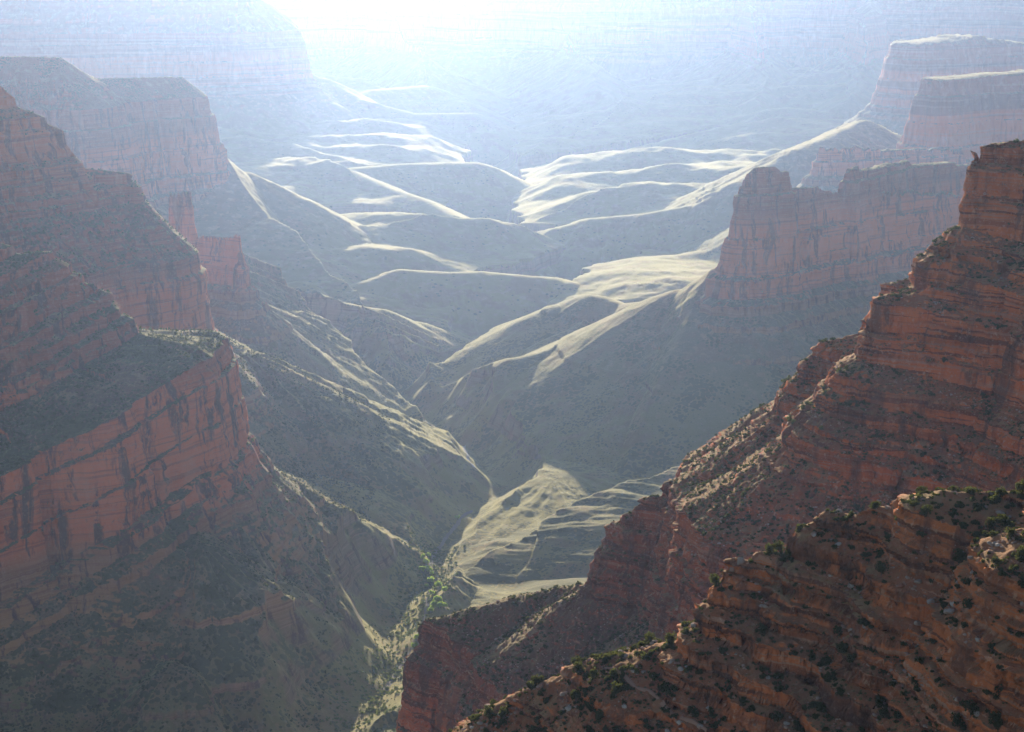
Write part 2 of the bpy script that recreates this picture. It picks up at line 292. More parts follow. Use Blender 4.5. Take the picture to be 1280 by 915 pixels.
def normals(X, Y, Z):
    P = np.stack([X, Y, Z], -1)
    a = np.gradient(P, axis=0); b = np.gradient(P, axis=1)
    n = np.cross(b, a); n /= np.maximum(np.linalg.norm(n, axis=-1, keepdims=True), 1e-9)
    n[n[..., 2] < 0] *= -1
    return n
N = normals(X, Y, Z)
ROUGH = np.array([{'foreground_ridge': 1.5, 'spur_ridge': 2.2}.get(l['group'], 2.2 if (l["P"] is not P_HILL and l["P"] is not P_SPUR) else 0.0) for l in LFS] + [0.0], F32)
BLOCK = np.array([{'foreground_ridge': 1.0, 'spur_ridge': 1.7}.get(l['group'], 15.0 if l['group'].startswith('far') or l['group'] == 'right_plateau' else 5.0) for l in LFS] + [4.0], F32)
def displace(X, Y, Z, Nx, Ny, Nz, ID):
    s = sst(.24, .5, 1 - Nz) * ROUGH[ID]
    # hard and soft beds, split by joints into blocks
    S = BLOCK[ID]; zb = Z / S
    def blocks(bw, bh, sd):
        kz = np.floor((zb + 2.2 * vn3(zb * 0, zb * 0, zb / 4.5, 5)) / F32(bh) + .55 * vn3(X / (S * 9), Y / (S * 9), zb * 0, sd))
        ux = X / (S * F32(bw)) + .4 * vn3(X / (S * 4), Y / (S * 4), zb / 4, sd + 1) + kz * .37; uy = Y / (S * F32(bw)) + .4 * vn3(X / (S * 4), Y / (S * 4), zb / 4, sd + 2) + kz * .61
        bed_ = (_h(kz.astype(np.int32), kz.astype(np.int32) * 0 + 5, sd) >> np.uint32(8)).astype(F32) / F32(16777216.)
        blk_ = (_h(np.floor(ux).astype(np.int32) + kz.astype(np.int32) * 7919, np.floor(uy).astype(np.int32), sd + 3) >> np.uint32(8)).astype(F32) / F32(16777216.)
        return bed_ * 2 - 1, blk_ * 2 - 1
    b1, k1 = blocks(5.5, 2.7, 21); b2, k2 = blocks(2.3, 1.15, 31)
    big = 1.3 * vn3(X / (S * 17), Y / (S * 17), zb / 30, 15)
    a = s * (1.15 * b1 + .7 * k1 + .5 * b2 + .4 * k2 + big)
    hn = np.maximum(np.hypot(Nx, Ny), 1e-3)
    return X + Nx / hn * a, Y + Ny / hn * a, Z + (1 - np.minimum(s, 1)) * ROUGH[ID] * .5 * vn3(X / 2.2, Y / 2.2, Z / 2.2, 17)
XD, YD, ZD = par(displace, X, Y, Z, N[..., 0], N[..., 1], N[..., 2], ID)
del N
print('displaced', round(time.time() - T0, 1))

# ------------------------------------------------------------------ materials
def nodes_of(name):
    m = bpy.data.materials.new(name); m.use_nodes = True; nt = m.node_tree
    for n in list(nt.nodes): nt.nodes.remove(n)
    out = nt.nodes.new('ShaderNodeOutputMaterial'); b = nt.nodes.new('ShaderNodeBsdfPrincipled')
    b.inputs['Specular IOR Level'].default_value = .15; b.inputs['Roughness'].default_value = .95
    nt.links.new(b.outputs[0], out.inputs[0])
    return m, nt, b
class NT:
    def __init__(s, nt): s.t = nt
    def n(s, typ, **kw):
        x = s.t.nodes.new(typ)
        for k, v in kw.items(): setattr(x, k, v)
        return x
    def link(s, a, b): s.t.links.new(a, b)
    def val(s, sock, v):
        if hasattr(v, 'is_linked') or isinstance(v, bpy.types.NodeSocket): s.link(v, sock)
        else: sock.default_value = v
    def math(s, op, a, b=0.0, c=None, clamp=False):
        x = s.n('ShaderNodeMath', operation=op, use_clamp=clamp); s.val(x.inputs[0], a); s.val(x.inputs[1], b)
        if c is not None: s.val(x.inputs[2], c)
        return x.outputs[0]
    def mix(s, f, a, b, bt='MIX'):
        x = s.n('ShaderNodeMix', data_type='RGBA', blend_type=bt); s.val(x.inputs[0], f)
        s.val(x.inputs[6], a if not isinstance(a, tuple) else (*a, 1)); s.val(x.inputs[7], b if not isinstance(b, tuple) else (*b, 1)); return x.outputs[2]
    def noise(s, vec, scale, detail=4, rough=.55, scl=None, dist=0.0):
        if scl:
            mp = s.n('ShaderNodeMapping'); s.link(vec, mp.inputs[0]); mp.inputs['Scale'].default_value = scl; vec = mp.outputs[0]
        x = s.n('ShaderNodeTexNoise'); s.link(vec, x.inputs['Vector']); x.inputs['Scale'].default_value = scale; x.inputs['Detail'].default_value = detail
        x.inputs['Roughness'].default_value = rough; x.inputs['Distortion'].default_value = dist; return x.outputs[0]
    def step(s, v, a, b):
        x = s.n('ShaderNodeMapRange', interpolation_type='SMOOTHSTEP'); s.val(x.inputs[0], v); x.inputs[1].default_value = a; x.inputs[2].default_value = b; return x.outputs[0]
    def ramp(s, v, stops, interp='LINEAR'):
        x = s.n('ShaderNodeValToRGB'); s.link(v, x.inputs[0]); r = x.color_ramp; r.interpolation = interp
        while len(r.elements) > 1: r.elements.remove(r.elements[-1])
        r.elements[0].position = stops[0][0]; r.elements[0].color = (*stops[0][1], 1)
        for p, c in stops[1:]:
            q = r.elements.new(p); q.color = (*c, 1)
        return x.outputs[0]

def rock_material(name, bush_size, detail_scale, sheen=.3, veg=1.0, bs=1.0, streak=.75, bands=.55, steepness=.55, pale=.5, bump=.8):
    m, nt, b = nodes_of(name); t = NT(nt)
    geo = t.n('ShaderNodeNewGeometry'); pos = geo.outputs['Position']
    sep = t.n('ShaderNodeSeparateXYZ'); t.link(pos, sep.inputs[0]); z = sep.outputs[2]
    sn = t.n('ShaderNodeSeparateXYZ'); t.link(geo.outputs['Normal'], sn.inputs[0]); nz = sn.outputs[2]
    wob = t.noise(pos, .004, 3)
    zz = t.math('ADD', z, t.math('MULTIPLY', t.math('SUBTRACT', wob, .5), 50.0))
    h = t.math('DIVIDE', t.math('ADD', zz, 1300.0), 1300.0)      # 0 at -1300, 1 at 0
    H_ = lambda q: (q + 1300) / 1300.0
    rock = t.ramp(h, [(H_(-1290), (.17, .10, .085)), (H_(-1150), (.26, .17, .12)), (H_(-1040), (.25, .19, .12)), (H_(-900), (.24, .17, .10)), (H_(-845), (.36, .20, .09)), (H_(-770), (.28, .14, .08)),
                      (H_(-745), (.52, .145, .062)), (H_(-660), (.58, .165, .066)), (H_(-600), (.55, .145, .058)), (H_(-560), (.30, .095, .055)), (H_(-450), (.34, .095, .05)), (H_(-300), (.54, .15, .052)), (H_(-180), (.59, .185, .064)), (H_(-60), (.40, .13, .06))])
    soil = t.ramp(h, [(H_(-1290), (.14, .14, .08)), (H_(-1040), (.25, .215, .07)), (H_(-940), (.20, .175, .068)), (H_(-840), (.145, .12, .07)), (H_(-740), (.12, .085, .06)), (H_(-600), (.12, .075, .055)), (H_(-480), (.15, .072, .05)), (H_(-330), (.30, .10, .053)), (H_(-150), (.34, .122, .064)), (H_(0), (.26, .12, .08))])
    # thin beds, plus painted overhang shade on the near rock
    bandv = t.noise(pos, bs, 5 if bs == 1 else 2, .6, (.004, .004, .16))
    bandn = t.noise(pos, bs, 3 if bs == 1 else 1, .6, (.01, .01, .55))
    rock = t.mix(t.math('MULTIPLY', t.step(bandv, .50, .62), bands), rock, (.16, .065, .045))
    rock = t.mix(t.math('MULTIPLY', t.step(bandn, .53, .62), pale), rock, (.44, .25, .17))
    if detail_scale > .5:
        bed = t.noise(pos, 1.0, 2, .5, (.012, .012, .33)); rock = t.mix(t.math('MULTIPLY', t.step(bed, .44, .39), .85), rock, (.13, .045, .03))  # overhang shadow in the gaps between beds, painted as dark lines
        blotch = t.noise(pos, .35, 5, .7); rock = t.mix(t.math('MULTIPLY', t.step(blotch, .54, .66), .6), rock, (.62, .40, .28))
    # varnish streaks down the cliffs and pale scars
    stv = t.noise(pos, 1.0, 5, .6, (.05, .05, .009), .6)
    rock = t.mix(t.math('MULTIPLY', t.step(stv, .50, .62), streak), rock, (.09, .05, .045))
    scar = t.noise(pos, 1.0, 4, .55, (.012, .012, .01), .4)
    rock = t.mix(t.math('MULTIPLY', t.step(scar, .58, .72), .45), rock, (.46, .24, .16))
    fine = t.noise(pos, detail_scale, 6, .7)
    patch = t.noise(pos, .009, 5, .6); patch2 = t.noise(pos, .035, 4, .6)
    soil = t.mix(t.math('MULTIPLY', t.step(patch, .48, .60), .6), soil, (.20, .105, .07))
    soil = t.mix(t.math('MULTIPLY', t.step(patch2, .54, .66), .5), soil, (.33, .22, .12))
    rock = t.mix(t.math('MULTIPLY', t.step(fine, .5, .75), .5), rock, (.42, .27, .20))
    soil = t.mix(t.math('MULTIPLY', t.step(fine, .52, .7), .55), soil, (.34, .24, .17))
    # scrub growing on whatever is not too steep
    vo = t.n('ShaderNodeTexVoronoi'); t.link(pos, vo.inputs['Vector']); vo.inputs['Scale'].default_value = 1 / bush_size; vo.inputs['Randomness'].default_value = 1
    cov = t.noise(pos, .012, 4, .6)
    thr = t.math('ADD', t.math('MULTIPLY', t.step(cov, .38, .62), .42), t.math('MULTIPLY', t.noise(pos, .09, 3, .6), .16))
    dots = t.math('LESS_THAN', vo.outputs['Distance'], t.math('MULTIPLY', thr, veg))
    flat = t.step(t.math('ADD', nz, t.math('MULTIPLY', t.math('SUBTRACT', fine, .5), .25)) , steepness, steepness + .19)
    ground = t.mix(t.math('MULTIPLY', dots, .85), soil, t.mix(t.noise(pos, .2, 2), (.045, .058, .03), (.10, .105, .045)))
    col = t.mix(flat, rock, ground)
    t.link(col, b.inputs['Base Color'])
    t.link(t.math('MULTIPLY', flat, sheen), b.inputs['Sheen Weight']); b.inputs['Sheen Roughness'].default_value = .45; b.inputs['Sheen Tint'].default_value = (1.0, .90, .40, 1)   # dry grass fuzz
    bn = t.noise(pos, detail_scale * .7, 7, .72)
    bm = t.n('ShaderNodeBump'); t.link(t.math('ADD', bn, t.math('MULTIPLY', bandn, .8)), bm.inputs['Height']); bm.inputs['Distance'].default_value = 2.2 / (detail_scale * 10) + .4; bm.inputs['Strength'].default_value = bump
    t.link(bm.outputs[0], b.inputs['Normal'])
    return m
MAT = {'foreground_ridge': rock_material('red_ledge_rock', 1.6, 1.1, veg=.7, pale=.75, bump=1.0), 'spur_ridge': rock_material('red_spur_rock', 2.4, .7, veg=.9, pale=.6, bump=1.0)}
mid_m = rock_material('canyon_wall_rock', 6.5, .2, bands=.5, bump=.9, pale=.25); MAT['left_canyon_wall'] = rock_material('shade_toned_wall_rock', 4.5, .25, veg=1.7, streak=.95, bands=.5, bump=1.0, pale=.2)  # left wall: extra scrub and varnish paint in its clearer, darker shade
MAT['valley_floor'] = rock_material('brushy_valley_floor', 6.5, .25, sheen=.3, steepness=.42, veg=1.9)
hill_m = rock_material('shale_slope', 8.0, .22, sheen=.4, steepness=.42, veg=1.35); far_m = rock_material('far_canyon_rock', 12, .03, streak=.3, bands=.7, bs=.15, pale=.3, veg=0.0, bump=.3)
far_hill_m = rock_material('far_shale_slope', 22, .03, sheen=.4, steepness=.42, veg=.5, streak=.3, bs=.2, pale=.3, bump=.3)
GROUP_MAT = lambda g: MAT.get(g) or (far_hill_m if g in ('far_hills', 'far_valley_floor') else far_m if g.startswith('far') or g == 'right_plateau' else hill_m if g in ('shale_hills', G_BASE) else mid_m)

# ------------------------------------------------------------------ split the ground into its landforms
def mesh_obj(name, V, Fq, mat, smooth=True):
    me = bpy.data.meshes.new(name); me.vertices.add(len(V)); me.vertices.foreach_set('co', V.astype(F32).ravel())
    nf = len(Fq); k = Fq.shape[1]; me.loops.add(nf * k); me.loops.foreach_set('vertex_index', Fq.astype(np.int32).ravel())
    me.polygons.add(nf); me.polygons.foreach_set('loop_start', np.arange(0, nf * k, k, dtype=np.int32))
    me.polygons.foreach_set('use_smooth', np.full(nf, smooth)); me.update(calc_edges=True)
    if mat: me.materials.append(mat)
    o = bpy.data.objects.new(name, me); scene.collection.objects.link(o); return o
groups = [l['group'] for l in LFS] + [G_BASE]; gnames = list(dict.fromkeys(groups)); gidx = np.array([gnames.index(g) for g in groups])
nc, nr = X.shape
vid = np.arange(nc * nr).reshape(nc, nr)
quads = np.stack([vid[:-1, :-1], vid[1:, :-1], vid[1:, 1:], vid[:-1, 1:]], -1).reshape(-1, 4)[:, ::-1]
fg = gidx[ID[:-1, :-1]].ravel()
yy = Y[:-1, :-1].ravel()
for near_g, far_g in (('shale_hills', 'far_hills'), (G_BASE, 'far_valley_floor')):
    gnames.append(far_g); fg[(fg == gnames.index(near_g)) & (yy > 4600)] = len(gnames) - 1
PV = np.stack([XD.ravel(), YD.ravel(), ZD.ravel()], -1)
for gi, g in enumerate(gnames):
    f = quads[fg == gi]
    if not len(f): continue
    used, inv = np.unique(f, return_inverse=True)
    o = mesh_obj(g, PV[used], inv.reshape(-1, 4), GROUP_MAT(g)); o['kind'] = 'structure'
print('meshes', round(time.time() - T0, 1))

# ------------------------------------------------------------------ placing things on the ground
rr = np.hypot(XD, YD); el = np.maximum.accumulate(ZD / rr, axis=1)
NN = normals(XD, YD, ZD)
def locate(x, y):
    """nearest grid column and row, ground height and slope there"""
    t = np.arctan2(x, y); r = np.hypot(x, y)
    c = np.clip(np.round(np.interp(t, th, np.arange(nc))).astype(int), 0, nc - 1)
    i = np.zeros(len(x), int)
    for n_, (ci, ri) in enumerate(zip(c, r)):
        i[n_] = min(max(np.searchsorted(RG[ci], ri), 1), nr - 2)
    return c, i, r
def project(x, y, z):
    f = y * CP + z * SP; u_ = x / f; v_ = (-y * SP + z * CP) / f
    return 640 + u_ * FPX, 457.5 - v_ * FPX
def scatter(n, x0, x1, y0, y1, seed, nzmin=.66, nzmax=1.01, clump=30, cl=(-.1, .3), margin=40):
    """random spots on not too steep ground that the picture shows"""
    g = np.random.default_rng(seed); x = g.uniform(x0, x1, n).astype(F32); y = g.uniform(y0, y1, n).astype(F32)
    keep = fbm(x / clump, y / clump, 3, seed) * 1.0 > g.uniform(cl[0], cl[1], n)
    px, py = project(x, y, -200 * y / 500); x, y = x[keep], y[keep]
    c, i, r = locate(x, y)
    z = ZD[c, i]; nz = NN[c, i, 2]
    x = XD[c, i] + g.uniform(-.25, .25, len(x)); y = YD[c, i] + g.uniform(-.25, .25, len(x))
    vis = (z + 1.6) / r > el[c, np.maximum(i - 2, 0)]
    px, py = project(x, y, z)
    ok = vis & (nz > nzmin) & (nz < nzmax) & (px > -margin) & (px < 1280 + margin) & (py > -margin) & (py < 915 + margin)
    return np.stack([x, y, z, px, py, ID[c, i]], -1)[ok]
def tag(o, label=None, cat=None, group=None, kind=None):
    for k, v in (('label', label), ('category', cat), ('group', group), ('kind', kind)):
        if v: o[k] = v
    return o

def leaf_material(name, dark, light, trans):
    m, nt, b = nodes_of(name); t = NT(nt)
    oi = t.n('ShaderNodeObjectInfo'); geo = t.n('ShaderNodeNewGeometry')
    n1 = t.noise(geo.outputs['Position'], .35, 3)
    f = t.math('ADD', t.math('MULTIPLY', t.step(n1, .35, .65), .6), t.math('MULTIPLY', oi.outputs['Random'], .4))
    c = t.mix(f, dark, light); t.link(c, b.inputs['Base Color'])
    tr = t.n('ShaderNodeBsdfTranslucent'); t.link(t.mix(.5, c, trans), tr.inputs[0])
    mx = t.n('ShaderNodeMixShader'); mx.inputs[0].default_value = .4 if trans[0] < .7 else .6; t.link(b.outputs[0], mx.inputs[1]); t.link(tr.outputs[0], mx.inputs[2])
    out = [x for x in nt.nodes if x.type == 'OUTPUT_MATERIAL'][0]; t.link(mx.outputs[0], out.inputs[0])
    return m
M_SHRUB = leaf_material('shrub_leaves', (.022, .035, .016), (.055, .065, .028), (.25, .26, .05))
M_COTTON = leaf_material('cottonwood_leaves', (.20, .34, .05), (.34, .48, .08), (.75, .9, .15))
M_DUSTY = leaf_material('creek_scrub_leaves', (.06, .09, .035), (.13, .16, .05), (.4, .45, .1))
mb, ntb, bb = nodes_of('bark'); tb = NT(ntb); gb = tb.n('ShaderNodeNewGeometry'); tb.link(tb.mix(tb.noise(gb.outputs['Position'], 3), (.10, .07, .05), (.22, .17, .13)), bb.inputs['Base Color'])
def stone_material(name, a, c):
    m, nt, b = nodes_of(name); t = NT(nt); g = t.n('ShaderNodeNewGeometry'); oi = t.n('ShaderNodeObjectInfo')
    f = t.math('ADD', t.math('MULTIPLY', t.noise(g.outputs['Position'], 1.2, 6, .7), .9), t.math('MULTIPLY', t.math('SUBTRACT', oi.outputs['Random'], .5), .5), clamp=True)
    big = t.noise(g.outputs['Position'], .11, 3)
    col = t.mix(t.step(big, .45, .6), t.mix(f, a, c), (.30, .13, .085)); t.link(col, b.inputs['Base Color'])
    bm = t.n('ShaderNodeBump'); t.link(t.noise(g.outputs['Position'], 2.5, 6, .7), bm.inputs['Height']); bm.inputs['Distance'].default_value = .25; t.link(bm.outputs[0], b.inputs['Normal'])
    return m
M_STONE = stone_material('pale_boulder_rock', (.27, .20, .165), (.52, .46, .41))
M_RUBBLE = stone_material('rubble_rock', (.34, .19, .14), (.64, .53, .46))

def leaf_blob(rng, nl, lobes=6, flat=.75, leaf=.16, tall=1.0):
    """leaf-sized quads through an uneven crown of radius about 1 that sits on z = 0"""
    cen = np.stack([rng.uniform(-.55, .55, lobes), rng.uniform(-.55, .55, lobes), rng.uniform(.25, .85, lobes) * flat * tall], -1); rad = rng.uniform(.28, .55, lobes)
    k = rng.integers(0, lobes, nl); d = rng.normal(size=(nl, 3)); d /= np.linalg.norm(d, axis=1, keepdims=True)
    p = cen[k] + d * (rad[k] * rng.uniform(.55, 1.08, nl) ** .6)[:, None] * np.array([1, 1, flat * tall]); p[:, 2] = np.maximum(p[:, 2], .03)
    a = rng.normal(size=(nl, 3)); a /= np.linalg.norm(a, axis=1, keepdims=True); b = np.cross(a, rng.normal(size=(nl, 3))); b /= np.linalg.norm(b, axis=1, keepdims=True)
    s1 = (leaf * rng.uniform(.6, 1.5, nl))[:, None]; s2 = s1 * rng.uniform(.5, 1, nl)[:, None]
    V = np.stack([p - a * s1, p - b * s2, p + a * s1, p + b * s2], 1).reshape(-1, 3)
    return V, np.arange(nl * 4).reshape(-1, 4)
ICO_V, ICO_F = None, None
def ico():
    import bmesh
    global ICO_V, ICO_F
    if ICO_V is None:
        bm = bmesh.new(); bmesh.ops.create_icosphere(bm, subdivisions=2, radius=1); ICO_V = np.array([v.co[:] for v in bm.verts]); ICO_F = np.array([[v.index for v in f.verts] for f in bm.faces]); bm.free()
    return ICO_V.copy(), ICO_F
def rock_verts(rng, cuts=11):
    V, Fq = ico()
    for _ in range(cuts):                                           # flat fracture planes
        n = rng.normal(size=3); n /= np.linalg.norm(n); dmax = rng.uniform(.45, .8); t = V @ n; o = t > dmax; V[o] -= np.outer(t[o] - dmax, n)
    V *= np.array([rng.uniform(.8, 1.3), rng.uniform(.7, 1.1), rng.uniform(.5, .85)])
    return V, Fq
def merged(name, spots, shapes, sizes, mat, rng, sink=.15):
    """many small ones nobody could count as one mesh"""
    Vs = []; Fs = []; off = 0
    for sp, sz in zip(spots, sizes):
        V, Fq = shapes[rng.integers(len(shapes))]; a = rng.uniform(0, 6.283); ca, sa = math.cos(a) * sz, math.sin(a) * sz
        W = np.stack([V[:, 0] * ca - V[:, 1] * sa, V[:, 0] * sa + V[:, 1] * ca, V[:, 2] * sz * rng.uniform(.8, 1.2)], -1) + sp[:3] - np.array([0, 0, sink * sz])
        Vs.append(W); Fs.append(Fq + off); off += len(W)
    return mesh_obj(name, np.concatenate(Vs), np.concatenate(Fs), mat, False)
rng = np.random.default_rng(4)
def trunk(name, h, r, mat, lean=.15, limbs=4):
    Vs = []; Fs = []; off = 0
    def tube(p, q, r0, r1, n=6):
        nonlocal off
        p = np.array(p, float); q = np.array(q, float); d = q - p; d /= np.linalg.norm(d); a = np.cross(d, [.3, .9, .2]); a /= np.linalg.norm(a); b = np.cross(d, a)
        an = np.arange(n) * 2 * np.pi / n; ring = np.cos(an)[:, None] * a + np.sin(an)[:, None] * b
        Vs.append(np.concatenate([p + ring * r0, q + ring * r1])); Fs.append(np.array([[i, (i + 1) % n, n + (i + 1) % n, n + i] for i in range(n)]) + off); off += 2 * n
    m_ = (rng.uniform(-lean, lean) * h, rng.uniform(-lean, lean) * h, h * .5); tube((0, 0, -.3), m_, r, r * .7); top = (m_[0] * 1.3, m_[1] * 1.3, h); tube(m_, top, r * .7, r * .3)
    for i in range(limbs):
        a = i * 6.283 / limbs + rng.uniform(-.5, .5); z0 = h * rng.uniform(.35, .7); tube((m_[0], m_[1], z0), (m_[0] + math.cos(a) * h * .35, m_[1] + math.sin(a) * h * .35, z0 + h * .25), r * .45, r * .15)
    o = mesh_obj(name, np.concatenate(Vs), np.concatenate(Fs), mat); return o
def take(o, parent=None, name=None):
    c = o.copy(); scene.collection.objects.link(c)
    if parent: c.parent = parent
    return c
def proto_mesh(name, V, Fq, mat): return mesh_obj(name, V, Fq, mat, False)

# ---- shrubs and junipers of the near ridge and the spur
FG = [l['id'] for l in LFS if l['group'] == 'foreground_ridge']; SG = [l['id'] for l in LFS if l['group'] == 'spur_ridge']
A_ = scatter(42000, -60, 230, 330, 640, 11, nzmin=.60, clump=11, cl=(-.30, .30))
A_ = A_[np.isin(A_[:, 5], FG)]; A_ = A_[:4200]
B_ = scatter(60000, -140, 420, 820, 1330, 12, nzmin=.62, clump=26, cl=(-.30, .35)); B_ = B_[np.isin(B_[:, 5], SG)][:7000]
A_sz = np.clip(rng.lognormal(-.22, .58, len(A_)), .28, 2.6); B_sz = np.clip(rng.lognormal(.0, .38, len(B_)), .5, 2.3)
print('spots', len(A_), len(B_))
order = np.argsort(-A_sz / A_[:, 1]); NI = 285
shr = [proto_mesh('shrub', *leaf_blob(rng, 330, 7, .8, .13), M_SHRUB) for _ in range(7)]
trees = []
for k_ in range(3):
    e_ = bpy.data.objects.new('juniper', None); scene.collection.objects.link(e_)
    cr = mesh_obj('crown', *leaf_blob(rng, 620, 9, .95, .12, 1.7), M_SHRUB, False); cr.parent = e_; cr.location = (0, 0, .35)
    tk = trunk('trunk', 1.3, .12, mb); tk.parent = e_; trees.append(e_)
used_s = [False] * 7; used_t = [False] * 3; vis_ids = order[:NI]
def spot_words(px, py, lf):
    a = ('at the left end of the rubbly crest' if px < 700 else 'around the head of the foot trail' if px < 800 else 'on the rubble left of the ledge nose' if px < 895 else 'on the blunt nose of the ledges' if px < 990
         else 'left of the middle of the ledges' if px < 1070 else 'in the middle of the stepped ledges' if px < 1140 else 'right of the middle of the ledges' if px < 1215 else 'by the right edge of the picture')
    b = 'close under the near skyline' if py < 670 else 'high up' if py < 730 else 'halfway up' if py < 800 else 'low down' if py < 870 else 'at the bottom edge'
    return b + ' ' + a
def size_word(sz): return 'tiny' if sz < .8 else 'small' if sz < 1.1 else 'middling' if sz < 1.45 else 'big'
ntree = 0
for q in vis_ids:
    x, y, z, px, py, lf = A_[q]; sz = A_sz[q]; w_ = spot_words(px, py, lf); j = int(rng.integers(7))
    if sz > 1.45 and ntree < 60 and rng.random() < .6:
        t_ = int(rng.integers(3)); o = trees[t_]
        if used_t[t_]:
            o = take(trees[t_]);
            for ch in trees[t_].children: take(ch, o)
        used_t[t_] = True; ntree += 1; sz *= .85
        tag(o, ('bushy' if sz > 1.45 else 'slim') + ' dark juniper ' + w_, 'tree', 'junipers ' + w_)
    else:
        o = shr[j] if not used_s[j] else take(shr[j]); used_s[j] = True
        tag(o, size_word(sz) + ' dark shrub ' + w_, 'shrub', 'shrubs ' + w_)
    o.location = (x, y, z - .12 * sz); o.rotation_euler = (0, 0, rng.uniform(0, 6.28)); o.scale = (sz, sz, sz * rng.uniform(.85, 1.15))
rest = order[NI:]
sm = [leaf_blob(rng, 110, 6, .8, .2) for _ in range(8)]; xs = [leaf_blob(rng, 46, 5, .8, .3) for _ in range(8)]
tag(merged('scrub', A_[rest], sm, A_sz[rest], M_SHRUB, rng), 'low dark scrub covering the benches of the closest red ridge', 'scrub', kind='stuff')
tag(merged('slope_scrub', B_, xs, B_sz, M_SHRUB, rng), 'dark scrub dotted over the slopes of the red spur', 'scrub', kind='stuff')
C_ = scatter(120000, -1100, -250, 1700, 3200, 14, nzmin=.66, clump=50, cl=(-.35, .35)); C_ = C_[:9000]
ty = [leaf_blob(rng, 14, 4, .8, .45) for _ in range(6)]
tag(merged('wall_scrub', C_, ty, np.clip(rng.lognormal(.62, .35, len(C_)), 1.0, 3.6), M_SHRUB, rng), 'dark scrub dotted over the slopes of the left canyon wall', 'scrub', kind='stuff')
# ---- boulders and rubble
rk = [rock_verts(rng) for _ in range(8)]
E_ = scatter(60000, -60, 230, 330, 640, 21, nzmin=.42, clump=9, cl=(-.1, .35)); E_ = E_[np.isin(E_[:, 5], FG)]
E_sz = np.clip(rng.lognormal(-.95, .62, len(E_)), .15, 1.9); o_ = np.argsort(-E_sz / E_[:, 1])[:150]
rock_o = [mesh_obj('boulder', *r_, M_STONE, False) for r_ in rk[:6]]
for n_, q in enumerate(o_):
    x, y, z, px, py, lf = E_[q]; o = rock_o[n_] if n_ < 6 else take(rock_o[int(rng.integers(6))]); w_ = spot_words(px, py, lf); sz = E_sz[q]
    o.location = (x, y, z + .1 * sz); o.rotation_euler = (rng.uniform(-.3, .3), rng.uniform(-.3, .3), rng.uniform(0, 6.28)); o.scale = (sz, sz, sz)
    tag(o, ('large' if sz > .75 else 'small') + ' angular pale boulder ' + w_, 'boulder', 'boulders ' + w_)
rs = np.setdiff1d(np.arange(len(E_)), o_)[:13000]
tag(merged('rubble', E_[rs], rk, E_sz[rs], M_RUBBLE, rng, -.05), 'small broken rock scattered over the closest slopes', 'rubble', kind='stuff')
G_ = scatter(60000, -140, 420, 820, 1330, 22, nzmin=.45, clump=18, cl=(-.15, .35)); G_ = G_[np.isin(G_[:, 5], SG)][:9000]
tag(merged('slope_rubble', G_, rk, np.clip(rng.lognormal(-.75, .5, len(G_)), .25, 2.2), M_RUBBLE, rng, -.05), 'broken rock scattered over the talus of the red spur', 'rubble', kind='stuff')
def at(px, py, ymin=300, ymax=18000):
    """where the line of sight through that pixel of the photograph meets the ground"""
    ux, uy, uz = ray(px, py); t = math.atan2(ux, uy); c = int(round(float(np.interp(t, th, np.arange(nc))))); e_ = uz / math.hypot(ux, uy)
    r_ = rr[c]; g = np.nonzero((ZD[c] / r_ > e_) & (YD[c] > ymin) & (YD[c] < ymax))[0]
    i = g[0] if len(g) else int(np.argmin(np.abs(ZD[c] / r_ - e_) + 10 * ((YD[c] < ymin) | (YD[c] > ymax))))
    return Vector((float(XD[c, i]), float(YD[c, i]), float(ZD[c, i])))
for px, py, sx, sz_, lab in [(612, 872, 3.4, 1.3, 'broad pale flat slab jutting from the left end of the rubbly crest'), (798, 853, .55, 1.7, 'narrow pale upright rock standing at the bend of the trail'), (1222, 892, 2.2, 1.5, 'largest smooth grey boulder at the bottom right corner'), (741, 826, 1.1, 1.0, 'white block at the head of the foot trail'), (915, 712, 2.6, 1.5, 'rounded pale block capping the left end of the ledges'), (1018, 668, 2.2, 1.6, 'pale cracked block on the upper step of the ledges'), (1062, 905, 1.9, 1.3, 'brown rounded boulder low in the ledges at the bottom edge')]:
    o = mesh_obj('boulder', *rock_verts(rng), M_STONE, False); o.location = at(px, py, 380, 640); o.scale = (sx, sx * .8, sz_); o.rotation_euler = (0, 0, rng.uniform(0, 6)); tag(o, lab, 'boulder')

